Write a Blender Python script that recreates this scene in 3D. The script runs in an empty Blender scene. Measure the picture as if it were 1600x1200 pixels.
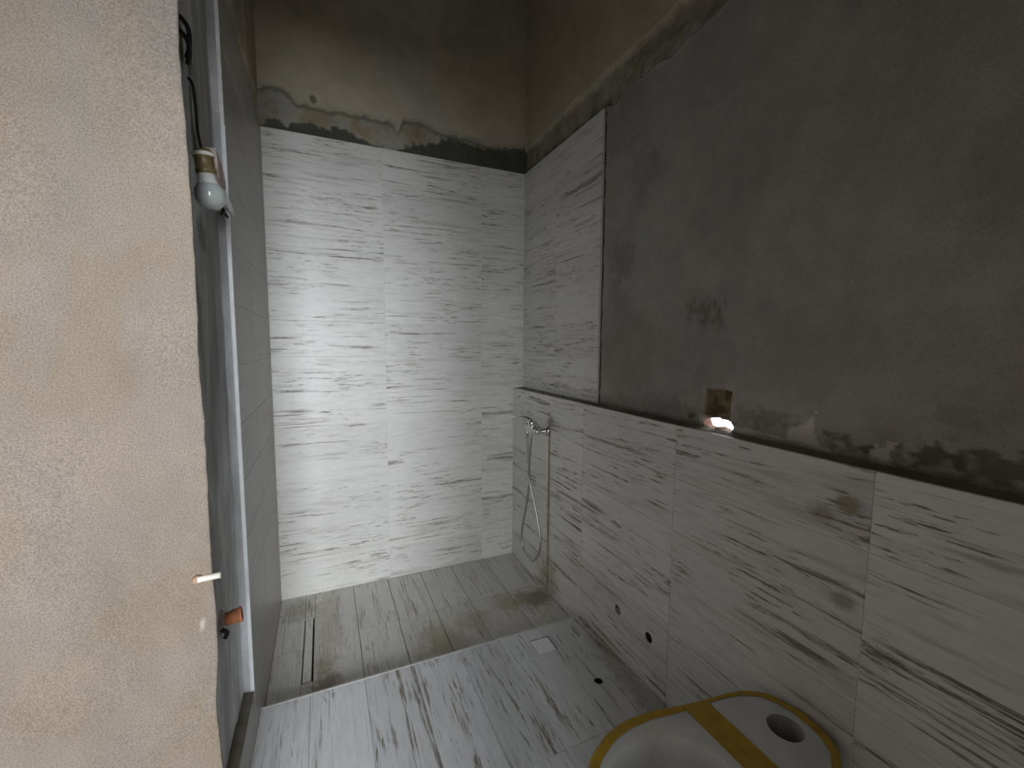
import bpy, bmesh, math, random
import numpy as np
from mathutils import Matrix, Vector

scene = bpy.context.scene
C = scene.collection
R0 = random.Random(7)

# ------------------------------------------------------------------ camera
S, H = 0.88, 1.3865
F_PX, YAW, PITCH, ROLL = 669.68, 0.4159, -0.0917, 0.0060
fw = Vector((math.sin(YAW) * math.cos(PITCH), math.cos(YAW) * math.cos(PITCH), math.sin(PITCH)))
rt = Vector((math.cos(YAW), -math.sin(YAW), 0.0))
up = rt.cross(fw)
rt2 = rt * math.cos(ROLL) + up * math.sin(ROLL)
up2 = up * math.cos(ROLL) - rt * math.sin(ROLL)
cam = bpy.data.objects.new('camera', bpy.data.cameras.new('camera'))
C.objects.link(cam)
cam.matrix_world = Matrix(((rt2.x, up2.x, -fw.x, 0), (rt2.y, up2.y, -fw.y, 0), (rt2.z, up2.z, -fw.z, H), (0, 0, 0, 1)))
cam.data.sensor_fit = 'HORIZONTAL'
cam.data.sensor_width = 36.0
cam.data.lens = 36.0 * F_PX / 1600.0
cam.data.clip_start = 0.02
scene.camera = cam

# ------------------------------------------------------------------ light
world = bpy.data.worlds.new('overcast_sky')
scene.world = world
world.use_nodes = True
wb = world.node_tree.nodes['Background']
wb.inputs['Color'].default_value = (0.86, 0.93, 1.0, 1)
wb.inputs['Strength'].default_value = 6.0

# two windows of the hall behind the doorway (the left one is added as dim fill for the right side)
WIN = dict(x0=-1.00, x1=0.70, z0=0.40, z1=3.60, y=-5.0)
WIN_FILL = dict(x0=-2.70, x1=-1.25, z0=0.40, z1=3.60, y=-5.0)
for nm, w_, watts in (('window_daylight', WIN, 365.0), ('window_fill_added', WIN_FILL, 80.0)):
    lamp = bpy.data.lights.new(nm, 'AREA')
    lamp.shape = 'RECTANGLE'
    lamp.size = w_['x1'] - w_['x0']
    lamp.size_y = w_['z1'] - w_['z0']
    lamp.energy = watts
    lamp.color = (0.915, 0.955, 1.0)
    lo = bpy.data.objects.new(nm, lamp)
    C.objects.link(lo)
    lo.location = ((w_['x0'] + w_['x1']) / 2, w_['y'] + 0.02, (w_['z0'] + w_['z1']) / 2)
    lo.rotation_euler = (math.radians(90), 0, 0)

vs = scene.view_settings
vs.view_transform = 'Standard'
vs.look = 'None'
vs.gamma = 1.0
vs.use_curve_mapping = False
vs.exposure = 0.16

# ------------------------------------------------------------------ measures (metres)
XL, XR, XU = -0.256, 1.1744, 1.2470
YB, YT, YS = 2.640, 1.7736, 1.7695
ZS, ZT, ZH = -0.0698, 2.4985, 1.0974
XP, XT, YP = -0.288, -0.240, 1.085      # grey plaster, beige pier face, pier edge
DJ, DH = 0.21, 2.12                     # door jamb and head
YN, ZC = -0.12, 3.85                    # near wall, ceiling
ROW = (ZT - ZS) / 13
TH = 0.009

# ------------------------------------------------------------------ helpers
def link(name, me, mat=None, parent=None, smooth=False):
    o = bpy.data.objects.new(name, me)
    C.objects.link(o)
    if mat is not None and len(me.materials) == 0:
        me.materials.append(mat)
    if parent is not None:
        o.parent = parent
    if smooth:
        me.polygons.foreach_set('use_smooth', [True] * len(me.polygons))
    return o

def tag(o, label=None, cat=None, kind=None, group=None):
    if label: o['label'] = label
    if cat: o['category'] = cat
    if kind: o['kind'] = kind
    if group: o['group'] = group
    return o

def empty(name, loc=(0, 0, 0)):
    o = bpy.data.objects.new(name, None)
    C.objects.link(o)
    o.location = loc
    o.empty_display_size = 0.05
    return o

def bm_mesh(bm, name):
    bmesh.ops.recalc_face_normals(bm, faces=bm.faces)
    me = bpy.data.meshes.new(name)
    bm.to_mesh(me)
    bm.free()
    return me

def add_box(bm, x0, x1, y0, y1, z0, z1, bevel=0.0):
    t = bmesh.new()
    bmesh.ops.create_cube(t, size=1.0)
    for v in t.verts:
        v.co = Vector(((x0 + x1) / 2 + v.co.x * (x1 - x0), (y0 + y1) / 2 + v.co.y * (y1 - y0), (z0 + z1) / 2 + v.co.z * (z1 - z0)))
    if bevel > 0:
        bmesh.ops.bevel(t, geom=list(t.edges), offset=bevel, segments=1, affect='EDGES')
    me = bpy.data.meshes.new('tmp')
    t.to_mesh(me); t.free()
    bm.from_mesh(me)
    bpy.data.meshes.remove(me)

def boxes(name, lst, mat, parent=None, bevel=0.0):
    bm = bmesh.new()
    for b in lst:
        add_box(bm, *b, bevel=bevel)
    return link(name, bm_mesh(bm, name), mat, parent)

def catmull(pts, per=8):
    pts = [Vector(p) for p in pts]
    out = []
    for i in range(len(pts) - 1):
        p0 = pts[max(i - 1, 0)]; p1 = pts[i]; p2 = pts[i + 1]; p3 = pts[min(i + 2, len(pts) - 1)]
        for k in range(per):
            t = k / per
            out.append(0.5 * ((2 * p1) + (p2 - p0) * t + (2 * p0 - 5 * p1 + 4 * p2 - p3) * t * t + (3 * p1 - p0 - 3 * p2 + p3) * t ** 3))
    out.append(pts[-1])
    return out

def add_tube(bm, pts, r, n=10):
    pts = [Vector(p) for p in pts]
    rr = r if isinstance(r, (list, tuple)) else [r] * len(pts)
    d = (pts[1] - pts[0]).normalized()
    a = d.orthogonal().normalized()
    rings = []
    for i, p in enumerate(pts):
        nd = (pts[min(i + 1, len(pts) - 1)] - pts[max(i - 1, 0)]).normalized()
        a = (a - nd * a.dot(nd)).normalized()
        b = nd.cross(a)
        rings.append([bm.verts.new(p + (a * math.cos(2 * math.pi * k / n) + b * math.sin(2 * math.pi * k / n)) * rr[i]) for k in range(n)])
    for i in range(len(rings) - 1):
        for k in range(n):
            bm.faces.new((rings[i][k], rings[i][(k + 1) % n], rings[i + 1][(k + 1) % n], rings[i + 1][k]))
    bm.faces.new(rings[0][::-1]); bm.faces.new(rings[-1])

def tube(name, pts, r, mat, parent=None, n=10):
    bm = bmesh.new()
    add_tube(bm, pts, r, n)
    return link(name, bm_mesh(bm, name), mat, parent, True)

def lathe(name, prof, mat, parent=None, origin=(0, 0, 0), axis=(0, 0, 1), n=28):
    """profile of (radius, height) along the axis"""
    ax = Vector(axis).normalized()
    a = ax.orthogonal().normalized(); b = ax.cross(a)
    o = Vector(origin)
    bm = bmesh.new()
    rings = []
    for r, h in prof:
        if r < 1e-6:
            rings.append([bm.verts.new(o + ax * h)])
        else:
            rings.append([bm.verts.new(o + ax * h + (a * math.cos(2 * math.pi * k / n) + b * math.sin(2 * math.pi * k / n)) * r) for k in range(n)])
    for i in range(len(rings) - 1):
        p, q = rings[i], rings[i + 1]
        for k in range(n):
            k2 = (k + 1) % n
            if len(p) == 1 and len(q) == 1: continue
            if len(p) == 1: bm.faces.new((p[0], q[k2], q[k]))
            elif len(q) == 1: bm.faces.new((p[k], p[k2], q[0]))
            else: bm.faces.new((p[k], p[k2], q[k2], q[k]))
    me = bm_mesh(bm, name)
    ob = link(name, me, mat, parent, True)
    return ob

def carve(o, cutter):
    m = o.modifiers.new('b', 'BOOLEAN')
    m.operation = 'DIFFERENCE'; m.object = cutter; m.solver = 'EXACT'
    bpy.context.view_layer.update()
    dg = bpy.context.evaluated_depsgraph_get()
    me = bpy.data.meshes.new_from_object(o.evaluated_get(dg))
    o.modifiers.clear()
    o.data = me

# vectorised value noise
_rng = np.random.RandomState(3)
_T = _rng.rand(256, 256)
def vnoise(x, y):
    xi = np.floor(x).astype(int); yi = np.floor(y).astype(int)
    fx = x - xi; fy = y - yi
    fx = fx * fx * (3 - 2 * fx); fy = fy * fy * (3 - 2 * fy)
    a = _T[xi % 256, yi % 256]; b = _T[(xi + 1) % 256, yi % 256]
    c = _T[xi % 256, (yi + 1) % 256]; d = _T[(xi + 1) % 256, (yi + 1) % 256]
    return (a * (1 - fx) + b * fx) * (1 - fy) + (c * (1 - fx) + d * fx) * fy
def fbm(x, y, f, octv=4, seed=0.0):
    s = 0; amp = 0.5; tot = 0
    for k in range(octv):
        s = s + amp * vnoise(x * f + 17.3 * k + seed, y * f + 9.1 * k + seed * 1.7)
        tot += amp; amp *= 0.5; f *= 2.03
    return s / tot
def sm(a, b, x):
    t = np.clip((x - a) / (b - a), 0, 1)
    return t * t * (3 - 2 * t)
def inpoly(x, y, poly):
    r = np.zeros(x.shape, bool)
    n = len(poly)
    for i in range(n):
        x0, y0 = poly[i]; x1, y1 = poly[(i + 1) % n]
        if y0 == y1: continue
        c = ((y0 > y) != (y1 > y)) & (x < (x1 - x0) * (y - y0) / (y1 - y0) + x0)
        r ^= c
    return r
def lerp(a, b, t):
    return a + (np.asarray(b) - a) * t[..., None]

def steps(*segs):
    out = []
    for a, b, d in segs:
        n = max(1, int(round((b - a) / d)))
        out.extend(list(a + (b - a) * np.arange(n) / n))
    out.append(segs[-1][1])
    return np.array(out)

def field(name, X, Y, Z, col, mat, parent=None, keep=None):
    """grid surface with an albedo attribute"""
    nu, nv = X.shape
    co = np.stack([X, Y, Z], -1).reshape(-1, 3)
    idx = np.arange(nu * nv).reshape(nu, nv)
    q = np.stack([idx[:-1, :-1], idx[1:, :-1], idx[1:, 1:], idx[:-1, 1:]], -1).reshape(-1, 4)
    if keep is not None:
        q = q[keep.reshape(-1)]
    me = bpy.data.meshes.new(name)
    me.vertices.add(len(co)); me.vertices.foreach_set('co', co.ravel())
    me.loops.add(len(q) * 4); me.loops.foreach_set('vertex_index', q.ravel())
    me.polygons.add(len(q))
    me.polygons.foreach_set('loop_start', np.arange(len(q)) * 4)
    me.polygons.foreach_set('loop_total', np.full(len(q), 4))
    me.update(); me.validate()
    at = me.color_attributes.new('albedo', 'FLOAT_COLOR', 'POINT')
    rgba = np.concatenate([col.reshape(-1, 3), np.ones((len(co), 1))], 1)
    at.data.foreach_set('color', rgba.ravel())
    me.polygons.foreach_set('use_smooth', np.ones(len(q), bool))
    return link(name, me, mat, parent)

# ------------------------------------------------------------------ materials
def new_mat(name, col=(0.5, 0.5, 0.5), rough=0.6, metal=0.0):
    m = bpy.data.materials.new(name)
    m.use_nodes = True
    b = m.node_tree.nodes['Principled BSDF']
    b.inputs['Base Color'].default_value = (*col, 1)
    b.inputs['Roughness'].default_value = rough
    b.inputs['Metallic'].default_value = metal
    return m, m.node_tree.nodes, m.node_tree.links, b

def N(nodes, t, **kw):
    n = nodes.new(t)
    for k, v in kw.items():
        setattr(n, k, v)
    return n

def math_n(nodes, links, op, a, b=None, clamp=False):
    n = N(nodes, 'ShaderNodeMath', operation=op, use_clamp=clamp)
    if op == 'MULTIPLY_ADD': n.inputs[2].default_value = 0.3
    for i, v in enumerate((a, b)):
        if v is None: continue
        if isinstance(v, (int, float)): n.inputs[i].default_value = v
        else: links.new(v, n.inputs[i])
    return n.outputs[0]

def noise_n(nodes, links, vec, scale=1.0, detail=2.0, rough=0.5, dist=0.0):
    n = N(nodes, 'ShaderNodeTexNoise')
    n.inputs['Scale'].default_value = scale
    n.inputs['Detail'].default_value = detail
    n.inputs['Roughness'].default_value = rough
    n.inputs['Distortion'].default_value = dist
    links.new(vec, n.inputs['Vector'])
    return n.outputs[0]

def rng_n(nodes, links, v, a, b, c=0.0, d=1.0):
    n = N(nodes, 'ShaderNodeMapRange')
    n.interpolation_type = 'SMOOTHSTEP'
    n.inputs[1].default_value = a; n.inputs[2].default_value = b
    n.inputs[3].default_value = c; n.inputs[4].default_value = d
    links.new(v, n.inputs[0])
    return n.outputs[0]

def mix_n(nodes, links, fac, a, b, blend='MIX'):
    n = N(nodes, 'ShaderNodeMix', data_type='RGBA', blend_type=blend)
    for sock, v in ((n.inputs[0], fac), (n.inputs[6], a), (n.inputs[7], b)):
        if isinstance(v, (int, float)): sock.default_value = v
        elif isinstance(v, tuple): sock.default_value = (*v, 1)
        else: links.new(v, sock)
    return n.outputs[2]

def scale_vec(nodes, links, vec, s):
    n = N(nodes, 'ShaderNodeVectorMath', operation='MULTIPLY')
    links.new(vec, n.inputs[0]); n.inputs[1].default_value = s
    return n.outputs[0]

def tile_mat(name, base, amount=1.0, dark=(0.18, 0.16, 0.135), rough=0.42, stains=(), size=1.0):
    m, nd, lk, b = new_mat(name, base, rough)
    tc = N(nd, 'ShaderNodeTexCoord')
    oi = N(nd, 'ShaderNodeObjectInfo')
    off = N(nd, 'ShaderNodeVectorMath', operation='MULTIPLY_ADD')
    cmb = N(nd, 'ShaderNodeCombineXYZ')
    lk.new(math_n(nd, lk, 'MULTIPLY', oi.outputs['Random'], 83.0), cmb.inputs[0])
    lk.new(math_n(nd, lk, 'MULTIPLY', oi.outputs['Random'], 47.0), cmb.inputs[1])
    lk.new(math_n(nd, lk, 'MULTIPLY', oi.outputs['Random'], 19.0), cmb.inputs[2])
    add = N(nd, 'ShaderNodeVectorMath', operation='ADD')
    lk.new(tc.outputs['Object'], add.inputs[0]); lk.new(cmb.outputs[0], add.inputs[1])
    p = scale_vec(nd, lk, add.outputs[0], (1 / size, 1 / size, 1 / size))
    def nz_(sc, det, ro, lo, hi, top=1.0, di=0.0):
        return rng_n(nd, lk, noise_n(nd, lk, scale_vec(nd, lk, p, sc), 1, det, ro, di), lo, hi, 0, top)
    mul = lambda a_, b_: math_n(nd, lk, 'MULTIPLY', a_, b_)
    clus = nz_((2.8, 12, 3), 1.0, 0.5, 0.42, 0.58)
    clus2 = nz_((4.0, 8, 5), 1.0, 0.5, 0.46, 0.60)
    frag = nz_((30, 260, 3), 3.0, 0.7, 0.34, 0.58)
    lines = nz_((2.0, 54, 3), 5.0, 0.66, 0.555, 0.625, 1.0, 0.12)
    dash = nz_((9.0, 105, 7), 4.0, 0.62, 0.555, 0.62)
    hair = nz_((2.0, 170, 9), 3.0, 0.6, 0.63, 0.68, 0.6)
    wash = nz_((2.4, 24, 3), 4.0, 0.7, 0.52, 0.72, 0.30)
    s1 = mul(mul(lines, clus), math_n(nd, lk, 'MULTIPLY_ADD', frag, 0.7))
    s2 = mul(mul(dash, clus2), frag)
    s3 = mul(hair, frag)
    tot = math_n(nd, lk, 'MAXIMUM', math_n(nd, lk, 'MAXIMUM', s1, s2), s3)
    tot = math_n(nd, lk, 'ADD', tot, wash, True)
    tot = math_n(nd, lk, 'MULTIPLY', tot, 1.0 * amount)
    g = noise_n(nd, lk, scale_vec(nd, lk, p, (14, 60, 14)), 1, 4.0, 0.7)
    g = rng_n(nd, lk, g, 0.3, 0.7, 0.94, 1.05)
    tone = rng_n(nd, lk, oi.outputs['Random'], 0.0, 1.0, 0.94, 1.04)
    g = math_n(nd, lk, 'MULTIPLY', g, tone)
    gc = N(nd, 'ShaderNodeCombineColor')
    for i in range(3): lk.new(g, gc.inputs[i])
    basec = mix_n(nd, lk, 1.0, base, gc.outputs[0], 'MULTIPLY')
    # streaks range from warm brown to grey
    hue = noise_n(nd, lk, scale_vec(nd, lk, p, (3, 22, 3)), 1, 1.0)
    dk = mix_n(nd, lk, rng_n(nd, lk, hue, 0.4, 0.62), dark, tuple(c * k for c, k in zip(dark, (1.22, 1.12, 0.95))))
    col = mix_n(nd, lk, tot, basec, dk)
    if stains:
        geo = N(nd, 'ShaderNodeNewGeometry')
        pn = noise_n(nd, lk, geo.outputs['Position'], 22.0, 4.0, 0.65)
        for (cx, cy, cz), (rx, ry, rz), sc, st in stains:
            sub = N(nd, 'ShaderNodeVectorMath', operation='SUBTRACT')
            lk.new(geo.outputs['Position'], sub.inputs[0]); sub.inputs[1].default_value = (cx, cy, cz)
            dv = scale_vec(nd, lk, sub.outputs[0], (1 / rx, 1 / ry, 1 / rz))
            ln = N(nd, 'ShaderNodeVectorMath', operation='LENGTH'); lk.new(dv, ln.inputs[0])
            v = math_n(nd, lk, 'ADD', ln.outputs['Value'], math_n(nd, lk, 'MULTIPLY', math_n(nd, lk, 'SUBTRACT', pn, 0.5), 1.6))
            f = rng_n(nd, lk, v, 0.25, 1.05, st, 0.0)
            col = mix_n(nd, lk, f, col, sc)
    lk.new(col, b.inputs['Base Color'])
    bp = N(nd, 'ShaderNodeBump'); bp.inputs['Strength'].default_value = 0.12; bp.inputs['Distance'].default_value = 0.002
    lk.new(math_n(nd, lk, 'SUBTRACT', 1.0, tot), bp.inputs['Height']); lk.new(bp.outputs[0], b.inputs['Normal'])
    lk.new(rng_n(nd, lk, tot, 0, 1, rough, rough + 0.25), b.inputs['Roughness'])
    return m

def plaster_mat(name, rough=0.9, fine=1.0, stretch=(1, 1, 1), contrast=0.13, attr=True, col=(0.4, 0.4, 0.4)):
    m, nd, lk, b = new_mat(name, col, rough)
    b.inputs['Specular IOR Level'].default_value = 0.25
    tc = N(nd, 'ShaderNodeTexCoord')
    p = scale_vec(nd, lk, tc.outputs['Object'], stretch)
    big = rng_n(nd, lk, noise_n(nd, lk, p, 2.6, 5.0, 0.62, 0.6), 0.28, 0.72, 1 - contrast, 1 + contrast)
    mid = rng_n(nd, lk, noise_n(nd, lk, p, 13.0, 4.0, 0.6), 0.3, 0.7, 1 - contrast * 0.45, 1 + contrast * 0.45)
    fin = rng_n(nd, lk, noise_n(nd, lk, tc.outputs['Object'], 330.0, 2.0, 0.7), 0.3, 0.7, 1 - 0.13 * fine, 1 + 0.13 * fine)
    v = math_n(nd, lk, 'MULTIPLY', math_n(nd, lk, 'MULTIPLY', big, mid), fin)
    gc = N(nd, 'ShaderNodeCombineColor')
    for i in range(3): lk.new(v, gc.inputs[i])
    if attr:
        a = N(nd, 'ShaderNodeAttribute'); a.attribute_name = 'albedo'
        c = mix_n(nd, lk, 1.0, a.outputs['Color'], gc.outputs[0], 'MULTIPLY')
    else:
        c = mix_n(nd, lk, 1.0, col, gc.outputs[0], 'MULTIPLY')
    lk.new(c, b.inputs['Base Color'])
    h = math_n(nd, lk, 'ADD', noise_n(nd, lk, tc.outputs['Object'], 180.0, 4.0, 0.7), math_n(nd, lk, 'MULTIPLY', noise_n(nd, lk, p, 22.0, 3.0, 0.6), 1.5))
    bp = N(nd, 'ShaderNodeBump'); bp.inputs['Strength'].default_value = 0.35 if not name.startswith('beige') else 0.12; bp.inputs['Distance'].default_value = 0.003
    lk.new(h, bp.inputs['Height']); lk.new(bp.outputs[0], b.inputs['Normal'])
    return m

def simple(name, col, rough=0.5, metal=0.0, var=0.12, scale=40.0, bump=0.0, spec=None):
    m, nd, lk, b = new_mat(name, col, rough, metal)
    tc = N(nd, 'ShaderNodeTexCoord')
    v = rng_n(nd, lk, noise_n(nd, lk, tc.outputs['Object'], scale, 4.0, 0.6), 0.3, 0.7, 1 - var, 1 + var)
    gc = N(nd, 'ShaderNodeCombineColor')
    for i in range(3): lk.new(v, gc.inputs[i])
    lk.new(mix_n(nd, lk, 1.0, col, gc.outputs[0], 'MULTIPLY'), b.inputs['Base Color'])
    if bump:
        bp = N(nd, 'ShaderNodeBump'); bp.inputs['Strength'].default_value = bump; bp.inputs['Distance'].default_value = 0.003
        lk.new(v, bp.inputs['Height']); lk.new(bp.outputs[0], b.inputs['Normal'])
    if spec is not None: b.inputs['Specular IOR Level'].default_value = spec
    return m

BASE = (0.67, 0.655, 0.625)
OLIVE = (0.17, 0.14, 0.05); RUST = (0.17, 0.11, 0.055); DUST = (0.36, 0.31, 0.20)
M_tile = tile_mat('streaked_tile', BASE)
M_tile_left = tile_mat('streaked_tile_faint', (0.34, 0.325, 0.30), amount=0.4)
M_tile_half = tile_mat('streaked_tile_half_wall', BASE, amount=1.2, size=1.35, stains=[
    ((XR, 2.12, 0.02), (0.06, 0.16, 0.17), OLIVE, 0.55), ((XR, 2.12, 0.45), (0.05, 0.035, 0.5), RUST, 0.35),
    ((XR, 0.60, 1.00), (0.03, 0.045, 0.03), OLIVE, 0.75), ((XR, 0.66, 0.96), (0.03, 0.05, 0.03), RUST, 0.55),
    ((XR, 0.60, 0.75), (0.03, 0.04, 0.03), OLIVE, 0.6), ((XR, 2.12, 0.95), (0.04, 0.05, 0.06), OLIVE, 0.6)])
M_tile_floor = tile_mat('streaked_tile_floor', (0.66, 0.665, 0.68), amount=1.0, size=1.3, rough=0.36, stains=[
    ((XR - 0.05, 1.25, 0), (0.07, 0.5, 0.1), OLIVE, 0.4)])
M_tile_shower = tile_mat('streaked_tile_shower', (0.60, 0.585, 0.55), amount=0.85, rough=0.4, stains=[
    ((-0.03, 1.86, ZS), (0.10, 0.12, 0.1), RUST, 0.85), ((-0.04, 2.02, ZS), (0.05, 0.10, 0.1), OLIVE, 0.6),
    ((-0.02, 2.3, ZS), (0.09, 0.5, 0.1), DUST, 0.5), ((-0.15, 2.5, ZS), (0.13, 0.13, 0.1), OLIVE, 0.5),
    ((0.50, 1.95, ZS), (0.16, 0.2, 0.1), DUST, 0.8), ((0.68, 2.05, ZS), (0.12, 0.12, 0.1), DUST, 0.6),
    ((1.08, 2.10, ZS), (0.15, 0.13, 0.1), OLIVE, 0.75), ((0.92, 2.12, ZS), (0.12, 0.12, 0.1), DUST, 0.7)])
M_grout = simple('pale_grout', (0.72, 0.70, 0.67), 0.9, var=0.1)
M_dirty_grout = simple('dirty_dark_grout', (0.09, 0.08, 0.065), 0.9, var=0.3)
M_filler = simple('stained_joint_filler', (0.30, 0.24, 0.16), 0.9, var=0.4, scale=25, bump=0.5)
M_plaster = plaster_mat('bare_cement_plaster')
M_plaster_left = plaster_mat('troweled_grey_plaster', contrast=0.26, stretch=(1, 1.6, 0.45))
M_beige = plaster_mat('beige_plaster', contrast=0.09, fine=2.0, stretch=(1, 1.2, 0.7))
M_cement = plaster_mat('raw_cement', attr=False, col=(0.20, 0.18, 0.14), contrast=0.3)
M_hall = plaster_mat('hall_plaster', attr=False, col=(0.30, 0.28, 0.25), contrast=0.1)
M_brick = simple('pink_brick', (0.30, 0.19, 0.135), 0.95, var=0.35, scale=60, bump=0.6)
M_white_trim = simple('white_edge_profile', (0.80, 0.81, 0.82), 0.35, var=0.05)
M_alu = simple('pale_step_profile', (0.60, 0.60, 0.58), 0.4, var=0.1)
M_black = simple('dark_void', (0.012, 0.011, 0.010), 0.9, var=0.2)
M_chrome = simple('chrome', (0.72, 0.72, 0.71), 0.12, 1.0, var=0.03)
M_hose = simple('steel_hose', (0.55, 0.54, 0.52), 0.3, 1.0, var=0.15, scale=300)
M_ceramic = simple('white_ceramic', (0.66, 0.66, 0.65), 0.16, var=0.06, scale=12)
M_tape = simple('yellow_packing_tape', (0.47, 0.29, 0.02), 0.45, var=0.15, scale=30, bump=0.2)
M_socket = simple('brown_bakelite', (0.15, 0.11, 0.045), 0.4, var=0.3)
M_bulb = simple('frosted_glass_bulb', (0.36, 0.39, 0.375), 0.14, var=0.05)
M_bulbcap = simple('white_plastic_bulb_base', (0.52, 0.52, 0.50), 0.5, var=0.2)
M_pink = simple('pinkish_gypsum', (0.68, 0.54, 0.48), 0.9, var=0.25, bump=0.5)
M_wire = simple('black_cable', (0.018, 0.016, 0.014), 0.6, var=0.2)
M_whiteplastic = simple('white_plastic', (0.78, 0.78, 0.80), 0.45, var=0.08)
M_orange = simple('terracotta_plastic_pipe', (0.52, 0.19, 0.09), 0.5, var=0.25, scale=30)
M_pvc = simple('cream_plastic_pipe', (0.72, 0.68, 0.60), 0.45, var=0.1)

# ------------------------------------------------------------------ room shell
def arr(*c): return np.array(c, float)
GREY = arr(0.35, 0.33, 0.305); OLV = arr(0.46, 0.41, 0.305); DARK = arr(0.082, 0.085, 0.068)
ROUGHC = arr(0.42, 0.39, 0.34); WHITE = arr(0.60, 0.56, 0.50); EARTH = arr(0.26, 0.195, 0.115); TAN = arr(0.31, 0.255, 0.17)

# back wall: bare plaster above the tiles with a broken lower edge
us = steps((-0.62, -0.27, 0.05), (-0.27, 1.30, 0.0055), (1.30, 1.36, 0.03))
vs_ = steps((-0.15, 2.44, 0.3), (2.44, 2.76, 0.0045), (2.76, ZC + 0.05, 0.03))
X, Z = np.meshgrid(us, vs_, indexing='ij')
eu = [(-0.6, 2.66), (-0.26, 2.666), (-0.208, 2.695), (-0.144, 2.692), (-0.097, 2.647), (-0.073, 2.634), (0.117, 2.639), (0.301, 2.645), (0.42, 2.638), (0.435, 2.591), (0.466, 2.665), (0.548, 2.682), (0.662, 2.635), (0.815, 2.644), (0.986, 2.624), (1.168, 2.625), (1.243, 2.666)]
ed = [(-0.6, 2.51), (-0.263, 2.516), (-0.214, 2.548), (-0.166, 2.544), (-0.131, 2.510), (-0.113, 2.555), (-0.033, 2.567), (0.061, 2.546), (0.115, 2.575), (0.178, 2.56), (0.223, 2.531), (0.298, 2.517), (0.355, 2.509), (0.424, 2.506), (0.494, 2.539), (0.651, 2.583), (0.737, 2.629), (0.792, 2.63), (0.871, 2.624), (1.046, 2.614), (1.243, 2.66)]
nz = fbm(X, Z, 26, 4) - 0.5
edge_u = np.interp(X, *zip(*eu)) + nz * 0.035
edge_d = np.interp(X, *zip(*ed)) + (fbm(X, Z, 45, 4, 5.0) - 0.5) * 0.05
t_up = sm(-0.006, 0.010, Z - edge_u)
t_dk = 1 - sm(-0.006, 0.006, Z - edge_d)
lump = fbm(X, Z, 30, 4, 2.0) - 0.5
rec = 0.003 * t_up + (1 - t_up) * (0.012 + 0.014 * lump) + 0.008 * t_dk
rec = np.where(Z < ZT - 0.004, 0.013, rec)
rec -= 0.006 * np.exp(-((Z - edge_u - 0.012) / 0.010) ** 2)
big = sm(0.35, 0.65, fbm(X, Z, 2.2, 3, 8.0))
col = lerp(np.broadcast_to(OLV, X.shape + (3,)), ROUGHC, 0.75 * big)
band = lerp(np.broadcast_to(TAN * 0.95, X.shape + (3,)), ROUGHC * 0.78, sm(0.42, 0.6, fbm(X, Z, 9, 3, 4.0)))
col = lerp(band, col, t_up)
col = lerp(col, DARK, t_dk)
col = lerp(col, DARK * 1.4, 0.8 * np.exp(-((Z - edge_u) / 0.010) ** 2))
col = lerp(col, DARK * 1.2, 0.85 * (1 - sm(0.014, 0.026, np.hypot(X + 0.004, (Z - 2.685)) + nz * 0.02)))
wall_back = field('wall_back', X, YB + rec, Z, col, M_plaster)
tag(wall_back, 'back wall of bare cement plaster above streaked shower tiles', 'wall', 'structure')

# right wall: plaster with a hole to the outside, a square filled box and a groove beside the tiles
HOLE = [(1.120, 1.130), (1.084, 1.134), (1.054, 1.140), (1.039, 1.136), (1.008, 1.136), (1.000, 1.131), (0.991, 1.115), (0.998, 1.096), (1.020, 1.095), (1.040, 1.099), (1.055, 1.104), (1.066, 1.099), (1.079, 1.098), (1.109, 1.100)]
us = steps((YN - 0.1, 0.30, 0.03), (0.30, 0.96, 0.008), (0.96, 1.14, 0.0022), (1.14, 2.66, 0.007), (2.66, 2.80, 0.05))
vs_ = steps((-0.15, ZH - 0.03, 0.3), (ZH - 0.03, 1.25, 0.003), (1.25, 2.44, 0.02), (2.44, 2.70, 0.005), (2.70, ZC + 0.05, 0.04))
Y, Z = np.meshgrid(us, vs_, indexing='ij')
e1 = [(0.2, 2.50), (1.097, 2.51), (1.128, 2.506), (1.193, 2.498), (1.258, 2.506), (1.295, 2.49), (1.342, 2.485), (1.428, 2.498), (1.532, 2.50), (1.604, 2.506), (1.681, 2.477), (1.76, 2.50), (1.80, ZT), (2.7, ZT)]
e1v = np.interp(Y, *zip(*e1)) + np.where(Y < YT, (fbm(Y, Z, 40, 3) - 0.5) * 0.022, 0)
e2v = 2.645 + (fbm(Y, Z, 18, 4, 3.0) - 0.5) * 0.05
tile_zone = (Y > YT - 0.004) & (Z < ZT)
groove = sm(YT - 0.026, YT - 0.019, Y + (fbm(Y, Z, 60, 3, 6.0) - 0.5) * 0.006)
t_low = 1 - sm(-0.003, 0.004, Z - e1v)
t_upp = sm(-0.012, 0.012, Z - e2v)
rough_n = fbm(Y, Z, 24, 4, 1.0) - 0.5
rec = (1 - t_low) * ((1 - t_upp) * (0.026 + 0.020 * rough_n) + t_upp * 0.006)
rec += t_low * (0.004 * (fbm(Y, Z, 3.5, 3, 7.0) - 0.5)) - 0.004 * np.exp(-((Z - e1v + 0.006) / 0.006) ** 2) * (Y < YT)
rec = np.where(tile_zone, 0.013, rec + t_low * groove * 0.016)
bx = sm(0.0, 0.004, 0.054 - np.abs(Y - 1.057 + rough_n * 0.012)) * sm(0.0, 0.004, 0.050 - np.abs(Z - 1.188 + rough_n * 0.012))
rec += bx * (0.012 + 0.016 * (fbm(Y, Z, 70, 3, 2.0) - 0.5))
rim = np.exp(-((np.maximum(np.abs(Y - 1.057), np.abs(Z - 1.188)) - 0.060) / 0.006) ** 2)
rec -= 0.003 * rim
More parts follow.
